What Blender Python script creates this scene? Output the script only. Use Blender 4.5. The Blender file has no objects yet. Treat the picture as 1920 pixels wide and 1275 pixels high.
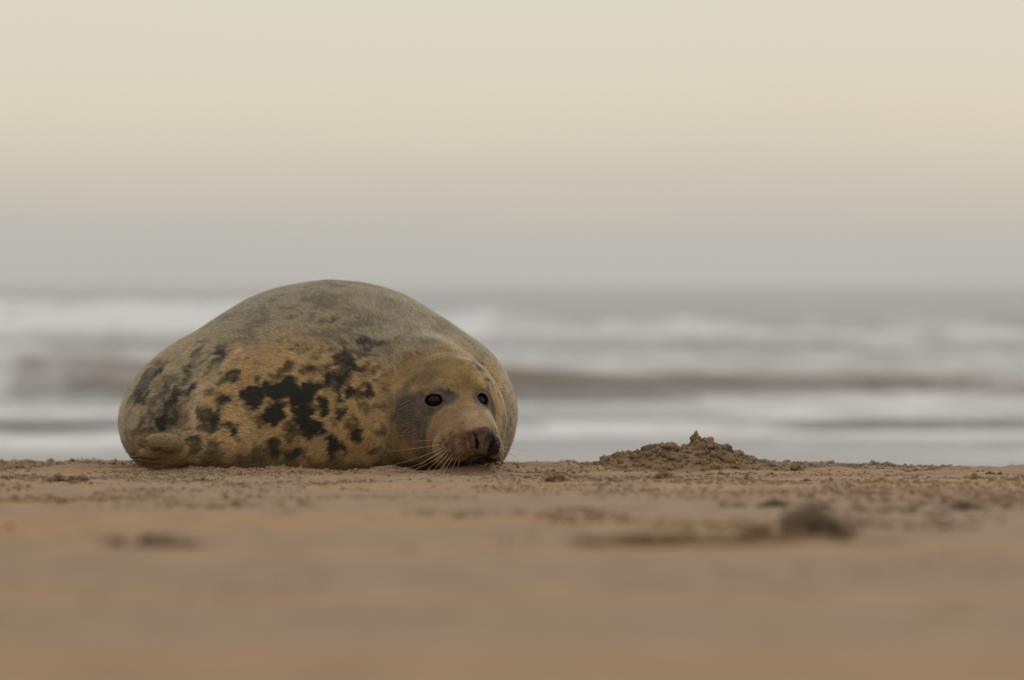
import bpy, bmesh, math, random
import numpy as np
from mathutils import Vector, Matrix, Euler

random.seed(7)
rng = np.random.default_rng(7)
scene = bpy.context.scene
C = scene.collection

# ------------------------------------------------------------------ camera
F_PX = 8533.0            # focal length in pixels of the 1920 px wide photograph
CAM_H = 0.50
cam_data = bpy.data.cameras.new('camera')
cam_data.sensor_width = 36.0
cam_data.lens = 160.0
cam_data.clip_start = 0.1
cam_data.clip_end = 30000.0
cam = bpy.data.objects.new('camera', cam_data)
C.objects.link(cam)
cam.location = (0, 0, CAM_H)
cam.rotation_euler = (math.radians(90) - math.atan(102.5 / F_PX), 0, 0)
cam_data.dof.use_dof = True
cam_data.dof.focus_distance = 12.02
cam_data.dof.aperture_fstop = 2.9
scene.camera = cam

# ------------------------------------------------------------------ sky and sun (overcast dusk)
world = bpy.data.worlds.new('World')
scene.world = world
world.use_nodes = True
nt = world.node_tree
for n in list(nt.nodes):
    nt.nodes.remove(n)
out = nt.nodes.new('ShaderNodeOutputWorld')
SUN_EL, SUN_ROT = 34.0, 35.0
sky = nt.nodes.new('ShaderNodeTexSky')
sky.sky_type = 'NISHITA'
sky.sun_disc = False
sky.sun_elevation = math.radians(SUN_EL)
sky.sun_rotation = math.radians(SUN_ROT)
bg_sky = nt.nodes.new('ShaderNodeBackground')
bg_sky.inputs[1].default_value = 0.06
nt.links.new(sky.outputs[0], bg_sky.inputs[0])
# closed cloud deck: grey murk at the horizon, cream above, carried on evenly to the zenith
geo = nt.nodes.new('ShaderNodeNewGeometry')
tc = nt.nodes.new('ShaderNodeTexCoord')
sep = nt.nodes.new('ShaderNodeSeparateXYZ')
nt.links.new(tc.outputs['Generated'], sep.inputs[0])
mp = nt.nodes.new('ShaderNodeMapping')
mp.inputs['Scale'].default_value = (6, 6, 26)
nt.links.new(tc.outputs['Generated'], mp.inputs[0])
cn = nt.nodes.new('ShaderNodeTexNoise')
cn.inputs['Scale'].default_value = 1.3
cn.inputs['Detail'].default_value = 3
nt.links.new(mp.outputs[0], cn.inputs['Vector'])
ma = nt.nodes.new('ShaderNodeMath'); ma.operation = 'MULTIPLY_ADD'
ma.inputs[1].default_value = 0.012
nt.links.new(cn.outputs['Fac'], ma.inputs[0])
nt.links.new(sep.outputs[2], ma.inputs[2])
mb = nt.nodes.new('ShaderNodeMath'); mb.operation = 'SUBTRACT'
nt.links.new(ma.outputs[0], mb.inputs[0]); mb.inputs[1].default_value = 0.006
mr = nt.nodes.new('ShaderNodeMapRange')
mr.inputs['From Min'].default_value = -0.02
mr.inputs['From Max'].default_value = 0.10
nt.links.new(mb.outputs[0], mr.inputs[0])
ramp = nt.nodes.new('ShaderNodeValToRGB')
nt.links.new(mr.outputs[0], ramp.inputs[0])
SKY_STOPS = [  # sin(elevation), linear colour
    (-0.02, (0.450, 0.442, 0.420)),
    (0.000, (0.482, 0.478, 0.447)),
    (0.011, (0.515, 0.500, 0.460)),
    (0.019, (0.570, 0.527, 0.466)),
    (0.0275, (0.655, 0.587, 0.488)),
    (0.039, (0.718, 0.643, 0.524)),
    (0.051, (0.738, 0.680, 0.562)),
    (0.063, (0.733, 0.684, 0.572)),
    (0.100, (0.735, 0.725, 0.690)),
]
els = ramp.color_ramp.elements
while len(els) > 1:
    els.remove(els[-1])
for i, (z, c) in enumerate(SKY_STOPS):
    p = (z + 0.02) / 0.12
    e = els[0] if i == 0 else els.new(p)
    e.position = p
    e.color = (*c, 1)
ramp.color_ramp.interpolation = 'B_SPLINE'
bg_cloud = nt.nodes.new('ShaderNodeBackground')
nt.links.new(ramp.outputs[0], bg_cloud.inputs[0])
# an overcast sky brightens steadily from the horizon to the zenith
zen = nt.nodes.new('ShaderNodeMapRange')
zen.inputs['From Min'].default_value = 0.08; zen.inputs['From Max'].default_value = 1.0
zen.inputs['To Min'].default_value = 1.0; zen.inputs['To Max'].default_value = 1.35
nt.links.new(sep.outputs[2], zen.inputs[0])
nt.links.new(zen.outputs[0], bg_cloud.inputs[1])
mixw = nt.nodes.new('ShaderNodeMixShader')
mixw.inputs[0].default_value = 0.93
nt.links.new(bg_sky.outputs[0], mixw.inputs[1])
nt.links.new(bg_cloud.outputs[0], mixw.inputs[2])
nt.links.new(mixw.outputs[0], out.inputs[0])

sun_d = bpy.data.lights.new('sun', 'SUN')
sun_d.energy = 0.7
sun_d.angle = math.radians(40)
sun_d.color = (1.0, 0.93, 0.82)
sun = bpy.data.objects.new('sun', sun_d)
C.objects.link(sun)
a = math.radians(SUN_ROT); e = math.radians(SUN_EL)
sdir = Vector((math.sin(a) * math.cos(e), math.cos(a) * math.cos(e), math.sin(e)))
sun.rotation_euler = (-sdir).to_track_quat('-Z', 'Y').to_euler()

scene.view_settings.view_transform = 'Standard'
scene.view_settings.look = 'None'
scene.view_settings.gamma = 1
scene.view_settings.exposure = 0
scene.view_settings.use_curve_mapping = False

# ------------------------------------------------------------------ helpers
def _hash(ix, iy, iz, seed):
    h = (ix.astype(np.int64) * 374761393 + iy.astype(np.int64) * 668265263
         + iz.astype(np.int64) * 2147483647 + seed * 974634777) & 0xffffffff
    h = ((h ^ (h >> 13)) * 1274126177) & 0xffffffff
    h = ((h ^ (h >> 16)) * 2246822519) & 0xffffffff
    h = h ^ (h >> 15)
    return (h & 0xffffff).astype(np.float32) / float(0x7fffff) - 1.0

def vnoise(x, y, z, seed=0):
    """smooth value noise in -1..1"""
    x = np.asarray(x, dtype=np.float64); y = np.asarray(y, dtype=np.float64)
    z = np.asarray(z, dtype=np.float64) + np.zeros_like(x)
    fx, fy, fz = np.floor(x), np.floor(y), np.floor(z)
    tx, ty, tz = x - fx, y - fy, z - fz
    sx, sy, sz = [t * t * t * (t * (t * 6 - 15) + 10) for t in (tx, ty, tz)]
    ix, iy, iz = fx.astype(np.int64), fy.astype(np.int64), fz.astype(np.int64)
    r = 0
    for dx in (0, 1):
        wx = sx if dx else 1 - sx
        for dy in (0, 1):
            wy = sy if dy else 1 - sy
            for dz in (0, 1):
                wz = sz if dz else 1 - sz
                r = r + wx * wy * wz * _hash(ix + dx, iy + dy, iz + dz, seed)
    return r

def fbm(x, y, z, octv=4, seed=0, gain=0.5):
    r, a = 0, 1.0
    for o in range(octv):
        r = r + a * vnoise(x * 2 ** o, y * 2 ** o, np.asarray(z) * 2 ** o, seed + o * 17)
        a *= gain
    return r

def smooth01(t):
    t = np.clip(t, 0, 1)
    return t * t * (3 - 2 * t)

def mesh_from(name, verts, faces, smooth=True):
    """verts (n,3) array, faces (m,k) int array of one face size"""
    me = bpy.data.meshes.new(name)
    verts = np.asarray(verts, dtype=np.float32); faces = np.asarray(faces, dtype=np.int32)
    m, k = faces.shape
    me.vertices.add(len(verts)); me.vertices.foreach_set('co', verts.ravel())
    me.loops.add(m * k); me.loops.foreach_set('vertex_index', faces.ravel())
    me.polygons.add(m)
    me.polygons.foreach_set('loop_start', np.arange(0, m * k, k, dtype=np.int32))
    me.update(calc_edges=True)
    me.validate()
    if smooth:
        me.polygons.foreach_set('use_smooth', np.ones(len(me.polygons), dtype=bool))
    return me

def link(name, me, mat=None, parent=None, **props):
    o = bpy.data.objects.new(name, me)
    C.objects.link(o)
    if mat is not None and me is not None:
        me.materials.clear(); me.materials.append(mat)
    if parent is not None:
        o.parent = parent
    for k, v in props.items():
        o[k] = v
    return o

def set_color(me, name, col):
    at = me.attributes.new(name, 'FLOAT_COLOR', 'POINT')
    buf = np.ones((len(me.vertices), 4), dtype=np.float32)
    buf[:, :3] = col
    at.data.foreach_set('color', buf.ravel())

def set_float(me, name, v):
    at = me.attributes.new(name, 'FLOAT', 'POINT')
    at.data.foreach_set('value', np.asarray(v, dtype=np.float32))

def grid_faces(nx, ny):
    i = np.arange(nx - 1)[None, :] + np.arange(ny - 1)[:, None] * nx
    i = i.ravel()
    return np.stack([i, i + 1, i + 1 + nx, i + nx], 1)

def new_mat(name):
    m = bpy.data.materials.new(name)
    m.use_nodes = True
    t = m.node_tree
    b = t.nodes.get('Principled BSDF')
    return m, t, b

def N(t, typ, **kw):
    n = t.nodes.new(typ)
    for k, v in kw.items():
        if k in n.inputs:
            n.inputs[k].default_value = v
        else:
            setattr(n, k, v)
    return n

def px_at(px, py, Y):
    """world point on the line of sight through a pixel, at distance Y"""
    return ((px - 960) / F_PX * Y, Y, CAM_H - (py - 535) / F_PX * Y)

# ------------------------------------------------------------------ ground height
SEA_Z = -1.2
SLOPE = 0.022
def crest_y(x):
    return 13.15 - 0.30 * x - 0.03 * x * x * (np.abs(x) < 3) + 0.06 * np.sin(3.1 * x)

def ground_z(x, y, detail=True):
    x = np.asarray(x, dtype=np.float64); y = np.asarray(y, dtype=np.float64)
    xc = np.clip(x, -3, 3)
    cy = crest_y(xc)
    d = np.clip(y - cy, 0, None)
    # foreshore falls away behind the crest
    z = -0.043 * d - 0.006 * np.minimum(d, 1.0) ** 2
    z = np.maximum(z, -3.0)   # sea bed
    # the whole beach tilts gently towards the sea
    z = z + SLOPE * (12.15 - np.clip(y, -40, None)) * (y < cy) + SLOPE * (12.15 - cy) * (y >= cy)
    z = z + 0.0025 * vnoise(x * 0.9, y * 0.8, 0.3, 5) + 0.004 * vnoise(x * 1.3, y * 1.8, 0.3, 9) * (y < 13) + 0.003 * vnoise(x * 4.2, y * 3.5, 0.3, 14) * (y < 13.6) * (y > 1)
    z = z + (0.000 + 0.007 * np.clip(vnoise(x * 13, 0.4, 0.4, 33), -0.3, 1)) * np.exp(-((y - 12.06) / 0.045) ** 2) * (x > -1.02) * (x < -0.12)
    if detail:
        near = (np.abs(x) < 4) & (y > 3) & (y < 16)
        rough = smooth01((y - 11.3) / 0.9) * (1 - smooth01((y - 14) / 1.5))
        rough = 0.45 + 0.85 * rough * (0.6 + 0.4 * vnoise(x * 3, y * 2, 1.5, 3))
        f = 0.0040 * vnoise(x * 9, y * 7, 0, 21) + 0.0024 * np.abs(vnoise(x * 22, y * 17, 0, 22)) \
            + 0.0016 * vnoise(x * 55, y * 45, 0, 23) + 0.0009 * vnoise(x * 130, y * 110, 0, 24)
        crest = np.exp(-((y - cy + 0.25) / 0.35) ** 2)
        lum = np.clip(vnoise(x * 8, y * 5, 0.7, 27) + 0.25, 0, 1) * (0.012 + 0.006 * vnoise(x * 20, y * 20, 0.2, 28))
        z = z + f * rough * near * 1.5 + crest * near * lum
    # bank of sand pushed up under the chin and along the belly
    for (cx, cyy, rx, ry, h) in ((-0.11, 11.96, 0.10, 0.06, 0.024), (-0.06, 12.16, 0.10, 0.10, 0.018),
                                 (-0.45, 12.05, 0.30, 0.05, 0.009), (-0.86, 12.16, 0.12, 0.06, 0.010), (-0.62, 12.06, 0.05, 0.04, 0.007), (-0.30, 12.04, 0.05, 0.04, 0.008), (0.28, 12.35, 0.22, 0.10, 0.010)):
        z = z + h * np.exp(-((x - cx) / rx) ** 2 - ((y - cyy) / ry) ** 2)
    return z

# ------------------------------------------------------------------ sand material
def sand_material(name, tint=1.0, warm=(0.310, 0.188, 0.094), cool=(0.258, 0.180, 0.116), bump=0.6):
    m, t, b = new_mat(name)
    geo = N(t, 'ShaderNodeNewGeometry')
    mp = N(t, 'ShaderNodeMapping'); mp.inputs['Scale'].default_value = (0.35, 1.1, 1.0)
    t.links.new(geo.outputs['Position'], mp.inputs[0])
    n1 = N(t, 'ShaderNodeTexNoise', Scale=1.0, Detail=2.0)
    t.links.new(mp.outputs[0], n1.inputs['Vector'])
    r1 = N(t, 'ShaderNodeValToRGB')
    r1.color_ramp.elements[0].position = 0.38; r1.color_ramp.elements[1].position = 0.62
    r1.color_ramp.elements[0].color = (*[c * tint for c in warm], 1)
    r1.color_ramp.elements[1].color = (*[c * tint for c in cool], 1)
    t.links.new(n1.outputs['Fac'], r1.inputs[0])
    n2 = N(t, 'ShaderNodeTexNoise', Scale=420.0, Detail=3.0)
    t.links.new(geo.outputs['Position'], n2.inputs['Vector'])
    n3 = N(t, 'ShaderNodeTexNoise', Scale=11.0, Detail=4.0)
    t.links.new(geo.outputs['Position'], n3.inputs['Vector'])
    mr = N(t, 'ShaderNodeMapRange'); mr.inputs['From Min'].default_value = 0.3; mr.inputs['From Max'].default_value = 0.7
    mr.inputs['To Min'].default_value = 0.72; mr.inputs['To Max'].default_value = 1.25
    t.links.new(n2.outputs['Fac'], mr.inputs[0])
    mr3 = N(t, 'ShaderNodeMapRange'); mr3.inputs['From Min'].default_value = 0.3; mr3.inputs['From Max'].default_value = 0.7
    mr3.inputs['To Min'].default_value = 0.80; mr3.inputs['To Max'].default_value = 1.15
    t.links.new(n3.outputs['Fac'], mr3.inputs[0])
    mu = N(t, 'ShaderNodeMath', operation='MULTIPLY')
    t.links.new(mr.outputs[0], mu.inputs[0]); t.links.new(mr3.outputs[0], mu.inputs[1])
    vm = N(t, 'ShaderNodeVectorMath', operation='SCALE')
    t.links.new(r1.outputs[0], vm.inputs[0]); t.links.new(mu.outputs[0], vm.inputs['Scale'])
    t.links.new(vm.outputs[0], b.inputs['Base Color'])
    b.inputs['Roughness'].default_value = 0.85
    b.inputs['Specular IOR Level'].default_value = 0.25
    bp = N(t, 'ShaderNodeBump', Strength=bump, Distance=0.002)
    t.links.new(n2.outputs['Fac'], bp.inputs['Height'])
    t.links.new(bp.outputs[0], b.inputs['Normal'])
    return m

MAT_SAND = sand_material('beach_sand')
MAT_CLOD = sand_material('dark_sand_clod', 0.74, bump=0.9)  # clods: a darker tint of the beach sand
MAT_SOFT = sand_material('dark_sand_ridge', 0.80, bump=0.9)  # ridges: beach sand tinted slightly darker
MAT_HEAP = sand_material('heaped_sand', 0.78, bump=1.0)
MAT_CRUMB = sand_material('sand_crumb', 0.86, bump=0.9)

# ------------------------------------------------------------------ ground sheet
def axis(segs):
    v = [np.array([segs[0][0]])]
    for (a, b_, n) in segs:
        v.append(np.linspace(a, b_, n + 1)[1:])
    return np.concatenate(v)

xs = axis([(-6000, -400, 4), (-400, -40, 8), (-40, -4, 12), (-4, -1.7, 40), (-1.7, 1.7, 760), (1.7, 4, 40), (4, 40, 12), (40, 400, 8), (400, 6000, 4)])
ys = axis([(-3000, -40, 6), (-40, 2, 14), (2, 4.5, 12), (4.5, 10.5, 260), (10.5, 13.6, 480), (13.6, 18, 60), (18, 60, 60), (60, 200, 8)])
GX, GY = np.meshgrid(xs, ys)
GZ = ground_z(GX, GY)
me = mesh_from('beach_sand', np.stack([GX.ravel(), GY.ravel(), GZ.ravel()], 1), grid_faces(len(xs), len(ys)))
link('sand_beach', me, MAT_SAND, kind='structure')

# ------------------------------------------------------------------ sea
def sea_fields(x, y):
    """height above sea level and foam amount"""
    h = np.zeros_like(x); foam = np.zeros_like(x); mud = np.zeros_like(x)
    # crest line distance, half widths (front, back), height, foam of the crest, x-modulation seed
    def wave(Y0, wf, wb, H, wob, seed, hx=None, skew=0.0, foamf=None, foam_amp=0.0, ff=1.0):
        nonlocal h, foam, mud
        c = Y0 + skew * x + wob * vnoise(x * 0.06, 0.5, 0.5, seed) + 0.35 * wob * vnoise(x * 0.25, 0.5, 0.5, seed + 1)
        hh = H * (1 + 0.22 * vnoise(x * 0.12, 0.2, 0.5, seed + 2) + 0.12 * vnoise(x * 0.6, 0.2, 0.5, seed + 3))
        if hx is not None:
            hh = hh * hx(x)
        d = y - c
        prof = np.where(d < 0, np.exp(-(d / wf) ** 2), np.exp(-(d / wb) ** 2))
        h = np.maximum(h, hh * prof)
        if foam_amp:
            fp = np.exp(-((d + ff * wf * 0.4) / (wf * 1.5 * ff)) ** 2)
            fa = foam_amp if foamf is None else foam_amp * foamf(x)
            foam = np.maximum(foam, fa * fp)
        if hx is not None or H > 0.2:
            mud = np.maximum(mud, prof * np.clip(H / 0.35, 0, 1))
    # lazy swash wavelets near the waterline
    wave(49.0, 0.5, 1.6, 0.035, 0.5, 11, foam_amp=0.5, ff=1.6)
    wave(53.5, 0.22, 1.5, 0.10, 0.4, 21)
    wave(56.6, 0.5, 2.0, 0.05, 1.0, 23, foam_amp=0.4)
    wave(60.0, 0.35, 2.2, 0.05, 1.4, 31)
    wave(64.6, 0.6, 1.0, 0.02, 0.5, 37, foam_amp=0.85, ff=1.6)
    # the unbroken brown wave
    wave(67.8, 1.05, 4.0, 0.58, 0.6, 41,
         hx=lambda q: (0.35 + 0.65 * smooth01((9.0 - q) / 2.5) * smooth01((q + 8.2) / 1.0)) * (1 + 0.22 * vnoise(q * 0.45, 0.1, 0.1, 47)),
         foamf=lambda q: np.clip(smooth01((-6.6 - q) / 1.2) + 0.25 * smooth01((q - 7.4) / 2), 0, 1), foam_amp=0.95, ff=1.4)
    # broken water behind
    wave(86, 1.5, 5, 0.16, 2.5, 51, foam_amp=0.65, ff=2.5)
    wave(103, 1.5, 6, 0.22, 3, 61, foam_amp=0.6, ff=2.5)
    wave(122, 1.8, 7, 0.30, 3, 71, foam_amp=0.45, ff=1.5)
    wave(140, 2.0, 9, 0.32, 3, 76, foam_amp=0.75, ff=2.5)
    # the outer breaker
    wave(176, 3.0, 12, 0.80, 4, 81, hx=lambda q: 0.58 + 0.80 * smooth01((-3 - q) / 4) + 0.5 * np.exp(-((q + 1.2) / 2.2) ** 2),
         foam_amp=1.0, ff=2.2, foamf=lambda q: 0.66 + 0.20 * vnoise(q * 0.3, 0.1, 0.1, 87) + 0.34 * smooth01((-5 - q) / 4) + 0.25 * np.exp(-((q + 1.2) / 2.0) ** 2))
    wave(212, 3, 12, 0.65, 5, 91, hx=lambda q: 0.6 + 0.8 * smooth01((-8 - q) / 3), foam_amp=0.9,
         foamf=lambda q: smooth01((-6 - q) / 4))
    for k, Y0 in enumerate((255, 310, 390, 500, 650, 850)):
        wave(Y0, 5 + k, 20 + 5 * k, 0.55, 6, 100 + 7 * k)
    near = smooth01((y - 42) / 15)
    h = h + near * (0.020 * vnoise(x * 0.9, y * 0.55, 0, 201) + 0.012 * vnoise(x * 2.5, y * 1.5, 0, 202))
    # patchy lacy foam
    pn = 0.5 + 0.5 * fbm(x * 0.30, y * 0.10, 0, 3, 301) / 1.5
    zone = smooth01((y - 74) / 10) * (1 - smooth01((y - 190) / 20))
    foam = np.maximum(foam, zone * (0.16 + 0.55 * smooth01((pn - 0.35) / 0.4)))
    z2 = smooth01((y - 43) / 3) * (1 - smooth01((y - 66) / 3))
    foam = np.maximum(foam, z2 * 0.9 * smooth01((0.5 + 0.5 * fbm(x * 0.12, y * 0.5, 0, 3, 331) - 0.35) / 0.35))
    foam = foam * (0.82 + 0.18 * vnoise(x * 1.1, y * 0.9, 0, 340))
    return h, np.clip(foam, 0, 1), np.clip(mud, 0, 1)

sx = axis([(-9000, -600, 5), (-600, -60, 12), (-60, -32, 14), (-32, 32, 320), (32, 60, 14), (60, 600, 12), (600, 9000, 5)])
sy = axis([(32, 44, 24), (44, 62, 240), (62, 78, 160), (78, 150, 190), (150, 240, 130), (240, 900, 160), (900, 3000, 20), (3000, 20000, 12)])
SX, SY = np.meshgrid(sx, sy)
H, FO, MU = sea_fields(SX, SY)
me = mesh_from('sea', np.stack([SX.ravel(), SY.ravel(), (H + SEA_Z).ravel()], 1), grid_faces(len(sx), len(sy)))
set_float(me, 'foam', FO.ravel())
set_float(me, 'silt', (MU * ((SY > 60) & (SY < 76))).ravel())
m, t, b = new_mat('sea_water')
geo = N(t, 'ShaderNodeNewGeometry')
at = N(t, 'ShaderNodeAttribute', attribute_name='foam')
mp = N(t, 'ShaderNodeMapping'); mp.inputs['Scale'].default_value = (1.0, 0.8, 1.0)
t.links.new(geo.outputs['Position'], mp.inputs[0])
n1 = N(t, 'ShaderNodeTexNoise', Scale=1.6, Detail=6.0, Roughness=0.6)
t.links.new(mp.outputs[0], n1.inputs['Vector'])
add = N(t, 'ShaderNodeMath', operation='MULTIPLY_ADD'); add.inputs[1].default_value = 0.9
t.links.new(n1.outputs['Fac'], add.inputs[0]); t.links.new(at.outputs['Fac'], add.inputs[2])
mr = N(t, 'ShaderNodeMapRange'); mr.inputs['From Min'].default_value = 0.62; mr.inputs['From Max'].default_value = 1.25
t.links.new(add.outputs[0], mr.inputs[0])
mx = N(t, 'ShaderNodeMix', data_type='RGBA')
mx.inputs['A'].default_value = (0.155, 0.115, 0.070, 1); mx.inputs['B'].default_value = (0.80, 0.76, 0.72, 1)
mx.inputs[6].default_value = (0.150, 0.100, 0.052, 1); mx.inputs[7].default_value = (0.62, 0.612, 0.620, 1)
t.links.new(mr.outputs[0], mx.inputs[0])
silt = N(t, 'ShaderNodeAttribute', attribute_name='silt')
mxs = N(t, 'ShaderNodeMix', data_type='RGBA')
mxs.inputs[6].default_value = (0.072, 0.070, 0.062, 1); mxs.inputs[7].default_value = (0.125, 0.076, 0.034, 1)
t.links.new(silt.outputs['Fac'], mxs.inputs[0]); t.links.new(mxs.outputs[2], mx.inputs[6])
t.links.new(mx.outputs[2], b.inputs['Base Color'])
rr = N(t, 'ShaderNodeMapRange'); rr.inputs['To Min'].default_value = 0.2; rr.inputs['To Max'].default_value = 0.9
t.links.new(mr.outputs[0], rr.inputs[0]); t.links.new(rr.outputs[0], b.inputs['Roughness'])
b.inputs['IOR'].default_value = 1.333
n2 = N(t, 'ShaderNodeTexNoise', Scale=5.0, Detail=4.0)
t.links.new(mp.outputs[0], n2.inputs['Vector'])
bp = N(t, 'ShaderNodeBump', Strength=0.4, Distance=0.06)
n4 = N(t, 'ShaderNodeTexNoise', Scale=0.55, Detail=4.0)
t.links.new(geo.outputs['Position'], n4.inputs['Vector'])
bp4 = N(t, 'ShaderNodeBump', Strength=0.55, Distance=0.35)
t.links.new(n4.outputs['Fac'], bp4.inputs['Height']); t.links.new(bp4.outputs[0], bp.inputs['Normal'])
t.links.new(n2.outputs['Fac'], bp.inputs['Height']); t.links.new(bp.outputs[0], b.inputs['Normal'])
link('sea', me, m, kind='structure')

# ------------------------------------------------------------------ the seal
SEAL = Vector((-0.512, 12.15, 0.0))     # base of the seal
Y0 = SEAL.y
def sp(px, py, yl):
    """seal-local point seen at a photo pixel, at local depth yl"""
    Y = Y0 + yl
    return np.array([(px - 960) / F_PX * Y - SEAL.x, yl, CAM_H - (py - 535) / F_PX * Y])

def to_px(P):
    Y = P[:, 1] + Y0
    return (P[:, 0] + SEAL.x) / Y * F_PX + 960, (CAM_H - P[:, 2]) / Y * F_PX + 535

def rotm(yaw=0, pitch=0, roll=0):
    return np.array(Euler((math.radians(pitch), math.radians(roll), math.radians(yaw))).to_matrix())

def ell(P, c, r, R=None):
    q = P - np.asarray(c)
    if R is not None:
        q = q @ R          # rows: world -> local
    r = np.asarray(r)
    k0 = np.sqrt(((q / r) ** 2).sum(1)) + 1e-9
    k1 = np.sqrt(((q / (r * r)) ** 2).sum(1)) + 1e-9
    return k0 * (k0 - 1) / k1

def cap(P, a, b_, ra, rb):
    a = np.asarray(a); b_ = np.asarray(b_)
    ab = b_ - a
    tt = np.clip(((P - a) @ ab) / (ab @ ab), 0, 1)
    d = np.sqrt(((P - a - tt[:, None] * ab) ** 2).sum(1))
    return d - (ra + (rb - ra) * tt)

def smin(a, b_, k):
    h = np.clip(0.5 + 0.5 * (b_ - a) / k, 0, 1)
    return b_ + (a - b_) * h - k * h * (1 - h)

def smax(a, b_, k):
    return -smin(-a, -b_, k)

HEADR = rotm(yaw=17, pitch=8)            # head turned a little to the viewer's right, nose down
HEAD_C = sp(842, 768, 0.02)
MUZ_C = sp(872, 812, -0.135)
NOSE_C = sp(907, 830, -0.258)

OUTLINE = [(249, 864), (233, 842), (225, 816), (220, 790), (225, 763), (236, 737), (259, 704), (292, 671), (332, 642), (365, 625), (411, 595),
           (437, 579), (480, 556), (529, 538), (579, 530), (638, 528), (690, 531), (723, 540), (756, 553), (786, 571), (819, 592), (852, 612),
           (885, 635), (918, 661), (944, 694), (960, 727), (968, 760), (967, 796), (957, 836), (934, 879)]
ZC = 0.115
_o = np.array([sp(a_, b_, 0.62) for a_, b_ in OUTLINE])
_th = np.arctan2(_o[:, 2] - ZC, _o[:, 0]); _r = np.hypot(_o[:, 0], _o[:, 2] - ZC)
_th = np.where(_th < -math.pi / 2, _th + 2 * math.pi, _th)
_th = np.concatenate([_th, [-math.pi / 2, 1.5 * math.pi, -0.75, 1.5 * math.pi - 0.85]]); _r = np.concatenate([_r, [0.17, 0.17, 0.25, 0.25]])
_k = np.argsort(_th); _th, _r = _th[_k], _r[_k]
_tt = np.linspace(-math.pi / 2, 1.5 * math.pi, 721)
_rr = np.interp(_tt, _th, _r)
_ker = np.exp(-np.linspace(-2, 2, 33) ** 2); _ker /= _ker.sum()
_rr = np.convolve(np.pad(_rr, 16, mode='edge'), _ker, mode='valid')

def torso(P):
    th = np.arctan2(P[:, 2] - ZC, P[:, 0]); th = np.where(th < -math.pi / 2, th + 2 * math.pi, th)
    R = np.interp(th, _tt, _rr)
    rho = np.hypot(P[:, 0], P[:, 2] - ZC)
    yy = (P[:, 1] - 0.64) / 0.64
    k0 = np.sqrt((rho / R) ** 2 + yy ** 2) + 1e-9
    k1 = np.sqrt((rho / R / R) ** 2 + (yy / 0.64) ** 2) + 1e-9
    d = k0 * (k0 - 1) / k1
    d = smin(d, ell(P, (-0.14, 1.15, ZC), (0.34, 0.60, 0.28), rotm(yaw=14)), 0.08)
    d = smin(d, cap(P, (-0.22, 1.5, 0.13), (-0.33, 1.98, 0.07), 0.16, 0.06), 0.10)
    return d

DIG = []
def base_sdf(P):
    d = torso(P)
    # near shoulder and chest
    d = smin(d, ell(P, sp(560, 812, 0.27), (0.265, 0.28, 0.265)), 0.045)
    d = smin(d, ell(P, sp(445, 832, 0.17), (0.115, 0.17, 0.170), rotm(roll=-22)), 0.028)
    # neck
    d = smin(d, ell(P, sp(745, 800, 0.24), (0.24, 0.27, 0.245)), 0.09)
    d = smin(d, ell(P, sp(825, 775, 0.20), (0.15, 0.20, 0.18)), 0.06)
    # fore flipper folded back along the sand
    d = smin(d, cap(P, sp(455, 848, 0.045), sp(335, 850, 0.025), 0.066, 0.044), 0.035)
    fl = 10.0 + np.zeros(len(P))
    for (x0, y0, x1, y1, r0, r1, yy) in FDIG:
        fl = smin(fl, cap(P, sp(x0, y0, yy), sp(x1, y1, yy), r0, r1), 0.004)
    d = smin(d, fl, 0.005)
    return d

# digits of the flipper, top one first: start and end in photo pixels, radii, depth
FDIG = [(328, 829, 288, 829, 0.025, 0.0180, -0.038),
        (325, 846, 268, 850, 0.026, 0.0125, 0.006),
        (325, 856, 262, 859, 0.024, 0.0085, 0.016),
        (325, 863, 264, 866, 0.022, 0.0075, 0.022),
        (325, 869, 276, 872, 0.020, 0.0070, 0.024)]

def head_sdf(P):
    d = ell(P, HEAD_C, (0.138, 0.175, 0.148), HEADR)
    # cheeks
    d = smin(d, ell(P, sp(790, 805, -0.01), (0.095, 0.13, 0.115), HEADR), 0.04)
    d = smin(d, ell(P, sp(893, 800, 0.03), (0.065, 0.12, 0.10), HEADR), 0.04)
    # bridge and muzzle
    d = smin(d, cap(P, sp(862, 760, -0.085), sp(892, 812, -0.225), 0.044, 0.050), 0.035)
    d = smin(d, ell(P, MUZ_C, (0.085, 0.125, 0.068), HEADR), 0.035)
    # whisker pads
    d = smin(d, ell(P, sp(856, 838, -0.200), (0.064, 0.062, 0.046), HEADR), 0.022)
    d = smin(d, ell(P, sp(922, 841, -0.200), (0.033, 0.055, 0.038), HEADR), 0.016)
    # nose
    d = smin(d, ell(P, NOSE_C, (0.034, 0.019, 0.033), HEADR), 0.024)
    # septum and wings of the nose
    d = smin(d, ell(P, sp(907, 823, -0.272), (0.010, 0.013, 0.024), HEADR), 0.006)
    d = smin(d, ell(P, sp(882, 832, -0.262), (0.009, 0.015, 0.019), HEADR), 0.007)
    d = smin(d, ell(P, sp(933, 833, -0.248), (0.010, 0.016, 0.020), HEADR), 0.007)
    # lower jaw
    d = smin(d, ell(P, sp(848, 864, -0.085), (0.046, 0.090, 0.022), HEADR), 0.012)
    # brow ridges
    d = smin(d, ell(P, sp(822, 728, -0.105), (0.042, 0.030, 0.016), rotm(yaw=-8, roll=-4)), 0.02)
    d = smin(d, ell(P, sp(897, 727, -0.085), (0.026, 0.030, 0.015), rotm(yaw=35, roll=8)), 0.02)
    return d

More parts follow.
